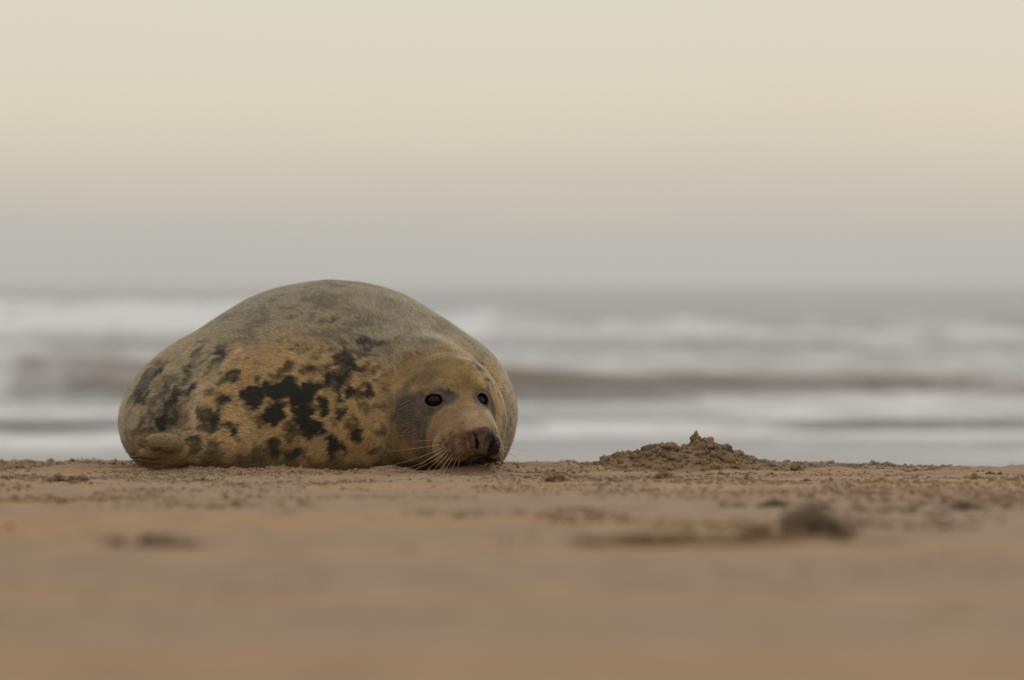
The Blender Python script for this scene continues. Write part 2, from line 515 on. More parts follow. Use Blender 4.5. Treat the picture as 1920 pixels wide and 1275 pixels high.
NOSTR = []
EYES = []      # centre, normal, radius
def seal_sdf(P, fine=True):
    d = smin(base_sdf(P), head_sdf(P), 0.030)
    if fine:
        near = (P[:, 1] < 0.25) & (P[:, 0] > 0.10)
        if near.any():
            Q = P[near]; dn = d[near]
            for (c, nrm, rad, RE, hw, hh) in EYES:
                # almond opening between two lids, with a slight rim round it
                o_ = c + nrm * EYE_IN
                dn = smin(dn, ell(Q, o_ - nrm * 0.004, (hw * 1.35, 0.012, hh * 1.45), RE), 0.008)
                dn = smax(dn, -ell(Q, o_ + nrm * 0.003, (hw, 0.018, hh), RE), 0.003)
            # nostrils: two slits closing towards each other below
            for path in NOSTR:
                for (a1, r1_), (a2, r2_) in zip(path[:-1], path[1:]):
                    dn = smax(dn, -cap(Q, a1, a2, r1_, r2_), 0.004)
            # knobbly skin of the nose pad and pores of the whisker beds
            kn = np.exp(-(((Q - (NOSE_C + np.array([-0.02, -0.01, 0])))) ** 2).sum(1) / 0.05 ** 2)
            dn = dn + kn * (0.0016 * vnoise(Q[:, 0] * 95, Q[:, 1] * 95, Q[:, 2] * 75, 71) + 0.0009 * vnoise(Q[:, 0] * 200, Q[:, 1] * 200, Q[:, 2] * 160, 72))
            # groove under the nose
            dn = smax(dn, -cap(Q, sp(906, 838, -0.293), sp(903, 862, -0.270), 0.002, 0.003), 0.006)
            # mouth line
            for aa, bb in (((846, 868, -0.205), (880, 866, -0.250)), ((880, 866, -0.250), (905, 862, -0.262)), ((905, 862, -0.262), (930, 862, -0.215))):
                dn = smax(dn, -cap(Q, sp(*aa), sp(*bb), 0.0055, 0.0055), 0.010)
            # ear hole
            dn = smax(dn, -cap(Q, sp(774, 719, 0.03), sp(771, 729, 0.03), 0.004, 0.004), 0.006)
            d[near] = dn
        # soft folds of the skin, strongest round the neck and behind the flipper
        x, y, z = P[:, 0], P[:, 1], P[:, 2]
        fold = vnoise(x * 9 - z * 4, y * 5, z * 7, 61) * 0.0030 + vnoise(x * 24, y * 12, z * 20, 62) * 0.0010
        # creases that fan from the fold behind the shoulder
        u = (x + 0.33) + 0.55 * (z - 0.12)
        nearside = smooth01((0.42 - y) / 0.15)
        fold += nearside * 0.0045 * np.sin(u * 85 + 2 * vnoise(x * 5, y * 5, z * 5, 63)) * np.exp(-((u + 0.02) / 0.07) ** 2) * smooth01((z - 0.1) / 0.08) * (1 - smooth01((z - 0.3) / 0.1))
        fold += 0.016 * np.exp(-((u + 0.055) / 0.022) ** 2) * smooth01((z - 0.07) / 0.05) * (1 - smooth01((z - 0.24) / 0.12)) * nearside
        # neck rings round the back of the head
        rh = np.sqrt((x - HEAD_C[0] + 0.02) ** 2 + (z - 0.15) ** 2)
        fold += 0.0022 * np.sin(rh * 120 + 2.5 * vnoise(x * 6, y * 6, z * 6, 64)) * smooth01((rh - 0.15) / 0.03) * (1 - smooth01((rh - 0.26) / 0.08)) * nearside
        d = d + fold
    d = smax(d, -(P[:, 2] + 0.03), 0.02)
    return d

def grad(P, f, e=0.0015):
    g = np.zeros_like(P)
    for k in range(3):
        o = np.zeros(3); o[k] = e
        g[:, k] = (f(P + o) - f(P - o)) / (2 * e)
    return g

def raycast(px, py, f):
    """first surface point under a photo pixel (seal-local)"""
    o = np.array([0, 0, CAM_H]) - np.array(SEAL)
    dvec = sp(px, py, 0.0) - o
    dvec /= np.linalg.norm(dvec)
    tt = 11.2
    for _ in range(160):
        p = (o + dvec * tt)[None, :]
        dd = f(p)[0]
        if dd < 0.0003:
            break
        tt += dd * 0.7
    return (o + dvec * tt)

EYE_IN = 0.0155
for path in (((888, 813, .0020), (892, 822, .0040), (895, 831, .0062), (894, 840, .0040)), ((925, 819, .0020), (925, 829, .0042), (921, 838, .0055), (916, 846, .0035))):
    NOSTR.append([(raycast(a_, b_, lambda Q: seal_sdf(Q, False)), r_) for a_, b_, r_ in path])
for (ex, ey, rad, hw, hh, tilt) in ((813.5, 750.5, 0.0225, 0.0230, 0.0158, -4), (903.5, 750.5, 0.0200, 0.0162, 0.0178, 18)):
    p = raycast(ex, ey, lambda Q: seal_sdf(Q, False))
    g = grad(p[None, :], lambda Q: seal_sdf(Q, False), 0.01)[0]
    nrm = g / np.linalg.norm(g)
    nrm = nrm + np.array([0.0, -0.7, -0.05]); nrm /= np.linalg.norm(nrm)
    # frame of the eye: local -y looks out
    ey_ = -nrm; ez_ = np.array([0, 0, 1.0]) - ey_ * ey_[2]; ez_ /= np.linalg.norm(ez_); ex_ = np.cross(ey_, ez_)
    RE = np.stack([ex_, ey_, ez_], 1) @ rotm(roll=tilt)
    EYES.append((p - nrm * EYE_IN, nrm, rad, RE, hw, hh))

def surface_nets(f, lo, hi, h):
    ax = [np.arange(lo[k], hi[k] + h, h) for k in range(3)]
    nx, ny, nz = [len(a_) for a_ in ax]
    X, Y, Z = np.meshgrid(*ax, indexing='ij')
    P = np.stack([X.ravel(), Y.ravel(), Z.ravel()], 1)
    V = np.concatenate([f(P[i:i + 400000]) for i in range(0, len(P), 400000)]).reshape(nx, ny, nz)
    S = V < 0
    cell = np.zeros((nx - 1, ny - 1, nz - 1), dtype=np.int32)
    for dx in (0, 1):
        for dy in (0, 1):
            for dz in (0, 1):
                cell += S[dx:nx - 1 + dx, dy:ny - 1 + dy, dz:nz - 1 + dz]
    act = (cell > 0) & (cell < 8)
    idx = -np.ones(act.shape, dtype=np.int64)
    n = int(act.sum()); idx[act] = np.arange(n)
    ci = np.argwhere(act)
    verts = np.array(lo) + (ci + 0.5) * h
    faces = []
    for k in range(3):
        sl0 = [slice(None)] * 3; sl1 = [slice(None)] * 3
        sl0[k] = slice(0, -1); sl1[k] = slice(1, None)
        A, B = S[tuple(sl0)], S[tuple(sl1)]
        cr = np.argwhere(A != B)
        i1, i2 = [a_ for a_ in range(3) if a_ != k]
        dims = (nx, ny, nz)
        ok = (cr[:, i1] > 0) & (cr[:, i2] > 0) & (cr[:, i1] < dims[i1] - 1) & (cr[:, i2] < dims[i2] - 1)
        cr = cr[ok]
        def cid(a1, a2):
            c = cr.copy(); c[:, i1] -= a1; c[:, i2] -= a2
            return idx[c[:, 0], c[:, 1], c[:, 2]]
        q = np.stack([cid(1, 1), cid(0, 1), cid(0, 0), cid(1, 0)], 1)
        inside_first = A[cr[:, 0], cr[:, 1], cr[:, 2]]
        flip = ~inside_first if k != 1 else inside_first
        q[flip] = q[flip][:, ::-1]
        faces.append(q)
    return verts, np.concatenate(faces)

verts, faces = surface_nets(lambda Q: seal_sdf(Q, True), (-0.80, -0.40, -0.06), (0.62, 2.16, 0.56), 0.010)

def project(P, it=4, fine=True):
    f = lambda Q: seal_sdf(Q, fine)
    for _ in range(it):
        for s in range(0, len(P), 200000):
            Q = P[s:s + 200000]
            d = f(Q); g = grad(Q, f)
            gg = np.maximum((g ** 2).sum(1), 0.1)
            step = np.clip(d / gg, -0.008, 0.008)[:, None] * g
            P[s:s + 200000] = Q - 0.9 * step
    return P
verts = project(verts, 4)
bm = bmesh.new()
me0 = mesh_from('tmp', verts, faces)
bm.from_mesh(me0)
bpy.data.meshes.remove(me0)
bmesh.ops.recalc_face_normals(bm, faces=bm.faces)
def subdiv_where(test):
    es = [e_ for e_ in bm.edges if test((e_.verts[0].co + e_.verts[1].co) / 2)]
    bmesh.ops.subdivide_edges(bm, edges=es, cuts=1, use_grid_fill=True)
subdiv_where(lambda c: c.y < 0.9 and c.z > -0.02)
subdiv_where(lambda c: c.y < 0.12 and c.x > 0.14 or (c.x < -0.22 and c.y < 0.16 and c.z < 0.16))
subdiv_where(lambda c: c.y < -0.02 and c.x > 0.22)
bmesh.ops.triangulate(bm, faces=bm.faces)
body_me = bpy.data.meshes.new('seal_body')
bm.to_mesh(body_me); bm.free()
n = len(body_me.vertices)
V = np.empty(n * 3, dtype=np.float32); body_me.vertices.foreach_get('co', V)
V = project(V.reshape(-1, 3).astype(np.float64), 3)
body_me.vertices.foreach_set('co', V.astype(np.float32).ravel())
body_me.polygons.foreach_set('use_smooth', np.ones(len(body_me.polygons), dtype=bool))
body_me.update()

# -------- the coat: where its patches lie
def z3(L):       # patches noted on an enlargement of the head and flank
    return [(440 + a_[0] / 3.036, 500 + a_[1] / 3.036, a_[2] / 3.036, a_[3] / 3.036, a_[4] if len(a_) > 4 else 0, a_[5] if len(a_) > 5 else 1.0) for a_ in L]
def z2(L):       # patches noted on an enlargement of the rump and flipper
    return [(200 + a_[0] / 3.036, 500 + a_[1] / 3.036, a_[2] / 3.036, a_[3] / 3.036, a_[4] if len(a_) > 4 else 0, a_[5] if len(a_) > 5 else 1.0) for a_ in L]
SPOTS = z3([(110, 735, 62, 62), (200, 680, 55, 50), (290, 700, 85, 58), (375, 760, 85, 55), (440, 700, 70, 45, -20), (545, 640, 45, 38),
            (90, 780, 40, 30), (250, 835, 62, 65), (190, 850, 45, 38), (310, 600, 50, 35, 20, .75), (250, 600, 28, 25, 0, .7),
            (395, 840, 45, 45), (430, 905, 85, 52, 10), (500, 800, 34, 50), (430, 960, 62, 38), (335, 930, 50, 50, 0, .75), (512, 940, 22, 30),
            (120, 632, 22, 18, 0, .9), (20, 630, 30, 30, 0, .75), (552, 1010, 42, 48), (610, 1020, 30, 26), (560, 1055, 28, 35),
            (355, 482, 38, 16, 5, .85), (410, 465, 35, 16, -20, .75), (545, 482, 28, 20, 0, .8), (480, 520, 40, 20, -10, .6), (625, 505, 55, 36, -20, .9), (655, 555, 55, 38, 0, 1),
            (640, 470, 60, 28, 0, .7), (742, 425, 38, 30, 0, 1), (810, 440, 70, 28, 0, .85), (700, 600, 50, 26, -15, .9), (620, 660, 36, 34), (600, 705, 24, 24),
            (622, 742, 18, 18), (690, 722, 36, 42), (762, 690, 32, 28), (560, 580, 70, 20, -10, .8), (450, 600, 60, 22, 0, .85), (650, 630, 30, 24),
            (480, 320, 25, 15, 0, .85), (550, 317, 33, 18, 0, .85), (700, 285, 48, 12, -5, .75), (770, 305, 60, 10, 0, .5), (900, 250, 90, 18, 5, .45), (925, 285, 50, 10, 0, .6),
            (740, 490, 60, 28, 0, .7), (790, 585, 60, 22, -20, .6), (860, 640, 50, 25, -30, .5), (615, 840, 40, 24, -15, .9), (742, 800, 24, 38, 0, .7), (700, 960, 46, 42, 20, .95), (678, 905, 38, 34, 0, .75),
            (820, 930, 40, 50, 0, .6), (850, 790, 34, 38, 0, .55), (870, 700, 26, 40, 20, .5), (12, 940, 26, 32), (230, 1025, 48, 55, 0, .85), (340, 1060, 48, 28, 15, .95),
            (150, 1060, 45, 40, 0, .7), (800, 1045, 60, 25, 0, .7), (840, 1130, 60, 22, 0, .85), (450, 1110, 40, 20, 0, .7), (280, 1110, 90, 25, 0, .5), (60, 1100, 60, 30, 0, .45),
            (1400, 565, 14, 45, -40, .95), (1430, 515, 14, 36, -45, .6), (1465, 670, 11, 40, -35, 1), (1550, 890, 10, 55, 0, .85), (1530, 700, 12, 60, -12, .55),
            (1500, 800, 14, 60, 0, .5), (1572, 790, 6, 50, -4, .5), (1110, 300, 10, 30, -65, .45), (1255, 410, 8, 26, -60, .35), (1010, 682, 6, 18, 20, 1.0),
            (1525, 950, 14, 30, 5, .7), (150, 300, 50, 20, -30, .35), (100, 420, 90, 20, -35, .4)]) + \
        z2([(640, 512, 62, 18, -45, .9), (280, 612, 70, 24, -50, .9), (190, 742, 55, 26, -55, .85), (305, 555, 32, 12, -40, .8), (480, 700, 65, 22, -38, .9),
            (370, 780, 110, 34, -58, .85), (320, 880, 55, 40, -70, 1), (390, 860, 55, 30, -60, .8), (340, 660, 70, 18, -60, .7), (450, 600, 90, 20, -58, .7),
            (250, 800, 130, 30, -72, .55), (128, 930, 60, 14, 80, .6), (540, 545, 60, 16, -50, .6), (255, 925, 30, 45, 0, .7), (840, 410, 85, 22, -50, .55),
            (880, 300, 45, 18, -40, .5), (360, 540, 70, 12, -50, .4), (700, 500, 50, 10, -55, .6), (700, 625, 65, 30, -10, .8), (742, 650, 34, 38, 0, .9), (610, 700, 42, 42, 0, .65), (665, 770, 46, 42, 20, .95),
            (600, 855, 52, 44), (555, 830, 36, 60, 20, .8), (700, 900, 62, 24, 25, .85), (742, 945, 30, 16, 40, .9), (545, 915, 60, 30, 0, .75), (600, 900, 60, 40, 0, .8), (780, 540, 80, 16, -20, .45),
            (500, 1010, 60, 60, 30, .8), (620, 1050, 45, 75, -10, .7), (440, 1100, 80, 40, 0, .5), (560, 1110, 60, 36, 0, .6), (730, 742, 14, 14, 0, .7)])

def seg_field(px, py, pts, w):
    """distance in pixels to a polyline, minus its half width"""
    d = np.full(px.shape, 1e9)
    for (a_, b_) in zip(pts[:-1], pts[1:]):
        ax_, ay_ = a_; bx_, by_ = b_
        dx_, dy_ = bx_ - ax_, by_ - ay_
        tt = np.clip(((px - ax_) * dx_ + (py - ay_) * dy_) / (dx_ * dx_ + dy_ * dy_), 0, 1)
        d = np.minimum(d, np.hypot(px - ax_ - tt * dx_, py - ay_ - tt * dy_))
    return d - w

def poly_in(px, py, poly, soft):
    """1 inside a polygon, 0 outside, soft edge in pixels"""
    ins = np.zeros(px.shape, dtype=bool)
    for (a_, b_) in zip(poly, poly[1:] + poly[:1]):
        c_ = ((a_[1] > py) != (b_[1] > py))
        with np.errstate(divide='ignore', invalid='ignore'):
            xi = (b_[0] - a_[0]) * (py - a_[1]) / (b_[1] - a_[1] + 1e-9) + a_[0]
        ins ^= c_ & (px < xi)
    d = seg_field(px, py, poly + poly[:1], 0)
    sd = np.where(ins, -d, d)
    return smooth01(0.5 - sd / (2 * soft))

def mixc(col, c, w):
    w = np.clip(w, 0, 1)[:, None]
    c = np.asarray(c)
    return col * (1 - w) + c * w

TAN = np.array([0.415, 0.270, 0.116]); PALE = np.array([0.42, 0.35, 0.24]); GREY = np.array([0.270, 0.228, 0.152])
DARK = np.array([0.022, 0.021, 0.017]); OLIVE = np.array([0.25, 0.158, 0.062])

def coat(P, Nn):
    """albedo of the coat at seal-local points with normals"""
    px, py = to_px(P)
    x, y, z = P[:, 0], P[:, 1], P[:, 2]
    front = smooth01((-Nn[:, 1] + 0.05) / 0.22) * (y < 1.0)       # where the traced patches hold
    w1 = fbm(x * 24, y * 24, z * 24, 4, 401, 0.6); w2 = fbm(x * 24, y * 24, z * 24, 4, 431, 0.6)
    wx = px + 9 * w1; wy = py + 9 * w2
    fine = fbm(x * 150, y * 150, z * 150, 2, 461)
    stip0 = fbm(x * 70, y * 70, z * 70, 3, 571)
    # ground colour: grey over the back, tan below
    line = np.interp(px, [220, 300, 400, 480, 560, 640, 720, 760, 800, 870, 920, 960], [560, 600, 640, 650, 645, 668, 690, 690, 670, 655, 690, 720])
    up = smooth01((line + 10 * stip0 - wy + 35) / 85)
    up_back = smooth01((z - 0.24 + 0.03 * w1) / 0.12)
    g = up * front + up_back * (1 - front)
    col = TAN + np.zeros((len(P), 3))
    col = col * (1 + 0.10 * vnoise(x * 12, y * 12, z * 12, 470))[:, None]
    col = mixc(col, GREY, g * 0.95)
    # pale rump rim and flank; rim light painted along the right edge
    col = mixc(col, PALE, 0.75 * smooth01((300 - px) / 70) * front * smooth01((py - 640) / 40))
    col = mixc(col, PALE, 0.8 * smooth01((px - 925) / 25) * front * smooth01((py - 640) / 60))
    col = mixc(col, (0.27, 0.25, 0.19), 0.55 * poly_in(wx, wy, [(250, 700), (330, 640), (470, 590), (440, 660), (370, 760), (345, 815), (280, 850), (250, 790)], 25) * front)
    # pale sparse fur on the fold behind the shoulder; light on the nape ridge is painted in
    col = mixc(col, (0.48, 0.35, 0.20), 0.85 * smooth01((17 - seg_field(px + 3 * w1, py + 3 * w2, [(354, 808), (366, 760), (384, 722)], 0)) / 13) * front)
    col = mixc(col, (0.44, 0.32, 0.18), 0.7 * smooth01((10 - seg_field(px + 4 * w1, py + 4 * w2, [(384, 722), (410, 695), (450, 664), (500, 640)], 0)) / 13) * front)
    col = mixc(col, (0.42, 0.34, 0.23), 0.7 * smooth01((9 - seg_field(wx, wy, [(790, 612), (838, 636), (872, 672)], 0)) / 10) * front)
    # crown of the head
    crown = poly_in(wx, wy, [(745, 735), (752, 690), (775, 660), (810, 650), (850, 655), (890, 690), (918, 735), (925, 760)], 14)
    col = mixc(col, (OLIVE * 0.88)[None, :] * (1 + 0.22 * w1 + 0.15 * stip0)[:, None], crown * front * 0.9)
    col = mixc(col, (0.12, 0.078, 0.038), 0.55 * smooth01((15 - seg_field(wx, wy, [(752, 752), (768, 722), (800, 704), (838, 706)], 0)) / 14) * front)
    # dark patches
    s = np.zeros(len(P)); halo = np.zeros(len(P))
    w5 = fbm(x * 75, y * 75, z * 75, 2, 611); w6 = fbm(x * 75, y * 75, z * 75, 2, 621)
    for (cx, cy, rx, ry, an, st) in SPOTS:
        sel = (np.abs(px - cx) < rx + ry + 22) & (np.abs(py - cy) < rx + ry + 22)
        if not sel.any():
            continue
        aa = math.radians(an); ca, sa = math.cos(aa), math.sin(aa)
        dx_, dy_ = wx[sel] + 3.5 * w5[sel] - cx, wy[sel] + 3.5 * w6[sel] - cy
        u = dx_ * ca + dy_ * sa; v = -dx_ * sa + dy_ * ca
        k = np.sqrt((u / (rx * 1.03)) ** 2 + (v / (ry * 1.03)) ** 2)
        d = (k - 1) * min(rx, ry)
        s[sel] = np.maximum(s[sel], st * smooth01(0.5 - d / 10.0))
        halo[sel] = np.maximum(halo[sel], st * smooth01(0.5 - (d - 8) / 18))
    sb = smooth01((fbm(x * 11, y * 11, z * 11, 3, 501) - 0.42) / 0.25) * 0.85
    mott = smooth01((fbm(x * 34, y * 34, z * 34, 3, 511) - 0.35) / 0.5)
    onhead = poly_in(px, py, [(735, 900), (735, 760), (745, 735), (800, 700), (890, 700), (940, 760), (945, 900)], 8) * front
    s = np.maximum(s, 0.72 * halo * smooth01((fbm(x * 48, y * 48, z * 48, 2, 631) - 0.16) / 0.30))
    stip = fbm(x * 90, y * 90, z * 90, 3, 561)
    s = np.where(s > 0.001, smooth01((s * 1.25 - 0.15 + 0.34 * stip * (1.2 - s)) / 1.08), 0)
    # streaky grey of the flank behind the flipper, and cloudy mottling over the back
    uu = x * 0.55 + z * 0.83; vv = x * 0.83 - z * 0.55
    strk = fbm(vv * 62 + 0.7 * w1, uu * 14 + 0.5 * w2, y * 6, 3, 581)
    flank = poly_in(wx, wy, [(242, 730), (285, 680), (350, 640), (440, 640), (425, 670), (372, 725), (345, 800), (290, 815), (262, 850), (240, 800)], 16)
    s = np.maximum(s, 0.72 * flank * smooth01((strk + 0.25) / 0.8))
    cloud = fbm(x * 9 + 0.3 * w1, y * 9, z * 20, 4, 591)
    s = np.maximum(s, 0.50 * g * smooth01((cloud + 0.15 + 0.25 * stip) / 0.9) * (1 - onhead))
    s = s * front + sb * (1 - front)
    s = np.maximum(s, (0.48 * mott * (0.25 + 0.75 * g) + 0.10 * smooth01(stip) * g) * (1 - onhead))
    s = s * (1 - 0.85 * onhead * (py > 690))
    col = mixc(col, DARK, s * (0.985 - 0.10 * g))
    # dirt along the belly, and the shade of the lower flank painted in
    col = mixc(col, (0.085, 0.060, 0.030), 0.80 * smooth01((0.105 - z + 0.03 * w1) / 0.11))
    # ---- face
    f = front
    dg = poly_in(px + 3 * w1, py + 3 * w2, [(250, 845), (272, 815), (340, 810), (345, 830), (335, 860), (300, 885), (255, 880)], 10)
    col = mixc(col, (0.25, 0.165, 0.085), dg * f * 0.85)
    col = mixc(col, (0.40, 0.285, 0.165), 0.8 * smooth01(0.5 - seg_field(px + w1, py + w1, [(276, 822), (292, 815), (315, 812), (348, 811)], 2) / 6) * f)
    for pts, w in (([(262, 832), (276, 841), (292, 844), (306, 838)], 1.6), ([(250, 850), (262, 857), (285, 860), (300, 858)], 1.5), ([(252, 862), (280, 868), (300, 868)], 1.5), ([(345, 806), (358, 803)], 1.5)):
        col = mixc(col, (0.020, 0.014, 0.010), 0.8 * smooth01(0.5 - seg_field(px + w1, py + w1, pts, w) / 3) * f)
    col = mixc(col, (0.125, 0.080, 0.036), 0.75 * poly_in(wx, wy, [(728, 890), (722, 800), (730, 740), (765, 712), (780, 735), (760, 800), (770, 890)], 9) * f)
    mask_c = (np.array([0.090, 0.071, 0.055])[None, :] * (1 + 0.35 * fbm(x * 60, y * 60, z * 60, 3, 541))[:, None])
    mask = poly_in(px + 4 * w1, py + 4 * w2, [(738, 780), (746, 752), (765, 740), (798, 730), (822, 725), (850, 730), (868, 745), (855, 757), (835, 762), (816, 778), (806, 795), (800, 830), (806, 850), (790, 856), (768, 845), (750, 815)], 6)
    col = mixc(col, mask_c, mask * f * 0.95)
    col = mixc(col, mask_c, 0.9 * poly_in(px + 2 * w1, py, [(884, 745), (893, 729), (908, 730), (922, 738), (928, 760), (930, 795), (922, 785), (915, 768), (898, 768), (886, 757)], 3) * f)
    # lighter brown streaks of cheek fur
    lc = poly_in(wx, wy, [(745, 790), (770, 790), (800, 840), (806, 885), (755, 885)], 9)
    stre = 0.5 + 0.5 * np.sin(py * 0.9 + px * 0.22 + 3 * w1)
    col = mixc(col, (0.20, 0.128, 0.066), lc * (0.25 + 0.5 * stre) * f)
    lc2 = poly_in(wx, wy, [(740, 752), (775, 745), (782, 790), (775, 830), (748, 815)], 9)
    col = mixc(col, (0.018, 0.015, 0.015), lc2 * 0.7 * smooth01(0.3 + np.sin(py * 1.1 + px * 0.35 + 4 * w2)) * f)
    muz = poly_in(px + 4 * w1, py + 4 * w2, [(866, 742), (884, 742), (905, 768), (925, 800), (940, 840), (930, 870), (850, 872), (812, 860), (800, 835), (803, 808), (812, 785), (832, 768), (852, 762)], 5)
    col = mixc(col, (0.275, 0.170, 0.085), muz * f)
    col = mixc(col, (0.17, 0.105, 0.055), muz * f * 0.5 * smooth01(fbm(x * 45, y * 45, z * 45, 3, 531)))
    col = mixc(col, (0.42, 0.28, 0.15), 0.8 * poly_in(wx, wy, [(868, 770), (900, 775), (915, 800), (888, 805), (870, 795)], 10) * f)  # lit top of the muzzle bridge painted in as lighter brown
    scab = poly_in(wx, wy, [(828, 828), (850, 818), (885, 806), (915, 802), (935, 820), (940, 855), (915, 866), (860, 872), (835, 862)], 7)
    col = mixc(col, (0.085, 0.040, 0.030), scab * f * (0.38 + 0.42 * smooth01(fbm(x * 70, y * 70, z * 70, 2, 521) + 0.4)))
    nose = poly_in(px + 3.5 * w1, py + 3.5 * w2, [(880, 812), (890, 803), (910, 801), (930, 810), (941, 830), (938, 852), (915, 862), (890, 848), (882, 832)], 6)
    pat = smooth01(0.5 + fbm(x * 55, y * 55, z * 55, 3, 551))
    col = mixc(col, (0.018, 0.012, 0.011), nose * f * 0.94)
    col = mixc(col, (0.15, 0.095, 0.055), nose * f * 0.75 * pat * smooth01((920 - px) / 10))
    col = mixc(col, (0.12, 0.055, 0.045), nose * f * 0.5 * smooth01((818 - py) / 10) * (1 - pat))
    col = mixc(col, (0.14, 0.070, 0.052), 0.5 * poly_in(wx, wy, [(925, 803), (938, 812), (941, 832), (928, 835)], 4) * f)
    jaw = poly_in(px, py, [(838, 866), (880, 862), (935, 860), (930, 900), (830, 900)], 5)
    col = mixc(col, (0.016, 0.011, 0.008), jaw * (y < 0.12) * (x > 0.2) * 0.92)  # shade of the gap under the muzzle painted onto the jaw
    col = mixc(col, (0.035, 0.022, 0.014), 0.8 * smooth01((8 - seg_field(wx, wy, [(842, 866), (880, 862), (925, 856)], 0)) / 8) * f)
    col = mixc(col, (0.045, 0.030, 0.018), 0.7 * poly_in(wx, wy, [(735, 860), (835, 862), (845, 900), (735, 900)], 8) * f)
    # brow skin, whisker pits, lids
    br = seg_field(wx, wy, [(795, 733), (812, 724), (845, 729), (862, 740)], 1.5)
    col = mixc(col, (0.36, 0.24, 0.15), 0.55 * smooth01(0.5 - br / 5) * f)
    for (cx, cy, r_) in ((835, 714, 1.4), (832, 719, 1.5), (838, 719, 1.2), (876, 716, 1.2), (833, 824, 2), (826, 832, 1.8), (838, 836, 2), (830, 843, 1.8), (845, 828, 1.8),
                         (852, 840, 1.8), (843, 850, 1.8), (854, 818, 1.6), (862, 832, 1.8), (868, 792, 1.5), (826, 815, 1.2)):
        k = np.hypot(px - cx, py - cy)
        col = mixc(col, DARK, 0.9 * smooth01(1.2 - k / (r_ * 1.6)) * f)
    for (c, nrm, rad, RE, hw, hh) in EYES:
        q = (P - c - nrm * EYE_IN) @ RE
        k = np.sqrt((q[:, 0] / hw) ** 2 + (q[:, 2] / hh) ** 2)
        nearby = np.abs(q[:, 1]) < 0.03
        col = mixc(col, (0.26, 0.185, 0.09), 0.55 * smooth01(1 - np.abs(k - 1.22) / 0.10) * f * nearby * (q[:, 2] < 0.004) * (q[:, 0] < 0.008))
        col = mixc(col, (0.010, 0.009, 0.009), smooth01((1.13 - k) / 0.10) * f * nearby)
    # nostrils and mouth
    for pts, w in (([(888, 813), (892, 822)], 1.2), ([(892, 822), (895, 832), (894, 839)], 3.0), ([(925, 819), (925, 829)], 1.2), ([(925, 829), (921, 838), (916, 846)], 2.8), ([(830, 750), (839, 754)], 0.8)):
        col = mixc(col, (0.004, 0.003, 0.003), smooth01(0.5 - seg_field(px, py, pts, w) / 3) * f)
    col = col * (1 + 0.10 * fine)[:, None]
    return np.clip(col, 0.003, 0.9), nose * f

body_me.update()
NV = np.empty(len(V) * 3, dtype=np.float32)
body_me.vertices.foreach_get('normal', NV)
NV = NV.reshape(-1, 3).astype(np.float64)
if (NV[V[:, 2] > 0.4][:, 2].mean() < 0):
    body_me.flip_normals(); body_me.update()
    body_me.vertices.foreach_get('normal', (tmp := np.empty(len(V) * 3, dtype=np.float32)))
    NV = tmp.reshape(-1, 3).astype(np.float64)
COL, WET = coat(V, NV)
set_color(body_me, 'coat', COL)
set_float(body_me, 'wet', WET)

m, t, b = new_mat('seal_hide')
at = N(t, 'ShaderNodeAttribute', attribute_name='coat')
wt = N(t, 'ShaderNodeAttribute', attribute_name='wet')
geo = N(t, 'ShaderNodeTexCoord')
n1 = N(t, 'ShaderNodeTexNoise', Scale=260.0, Detail=3.0)
t.links.new(geo.outputs['Object'], n1.inputs['Vector'])
mr = N(t, 'ShaderNodeMapRange'); mr.inputs['From Min'].default_value = 0.3; mr.inputs['From Max'].default_value = 0.7
mr.inputs['To Min'].default_value = 0.75; mr.inputs['To Max'].default_value = 1.22
t.links.new(n1.outputs['Fac'], mr.inputs[0])
vm = N(t, 'ShaderNodeVectorMath', operation='SCALE')
t.links.new(at.outputs['Color'], vm.inputs[0]); t.links.new(mr.outputs[0], vm.inputs['Scale'])
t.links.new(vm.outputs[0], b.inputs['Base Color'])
rr = N(t, 'ShaderNodeMapRange'); rr.inputs['To Min'].default_value = 0.72; rr.inputs['To Max'].default_value = 0.55
t.links.new(wt.outputs['Fac'], rr.inputs[0]); t.links.new(rr.outputs[0], b.inputs['Roughness'])
b.inputs['Specular IOR Level'].default_value = 0.12
b.inputs['Sheen Weight'].default_value = 0.0
b.inputs['Sheen Roughness'].default_value = 0.5
bp = N(t, 'ShaderNodeBump', Strength=0.5, Distance=0.002)
t.links.new(n1.outputs['Fac'], bp.inputs['Height']); t.links.new(bp.outputs[0], b.inputs['Normal'])
MAT_HIDE = m
m, t, b = new_mat('seal_fur')
at = N(t, 'ShaderNodeAttribute', attribute_name='coat')
t.links.new(at.outputs['Color'], b.inputs['Base Color'])
b.inputs['Roughness'].default_value = 0.6
b.inputs['Specular IOR Level'].default_value = 0.15
b.inputs['Sheen Weight'].default_value = 0.14
MAT_FUR = m

seal = link('grey_seal', None, None, None, label='fat spotted grey seal lying on the sand with its head turned to the camera', category='seal')
seal.location = SEAL
link('body', body_me, MAT_HIDE, seal)

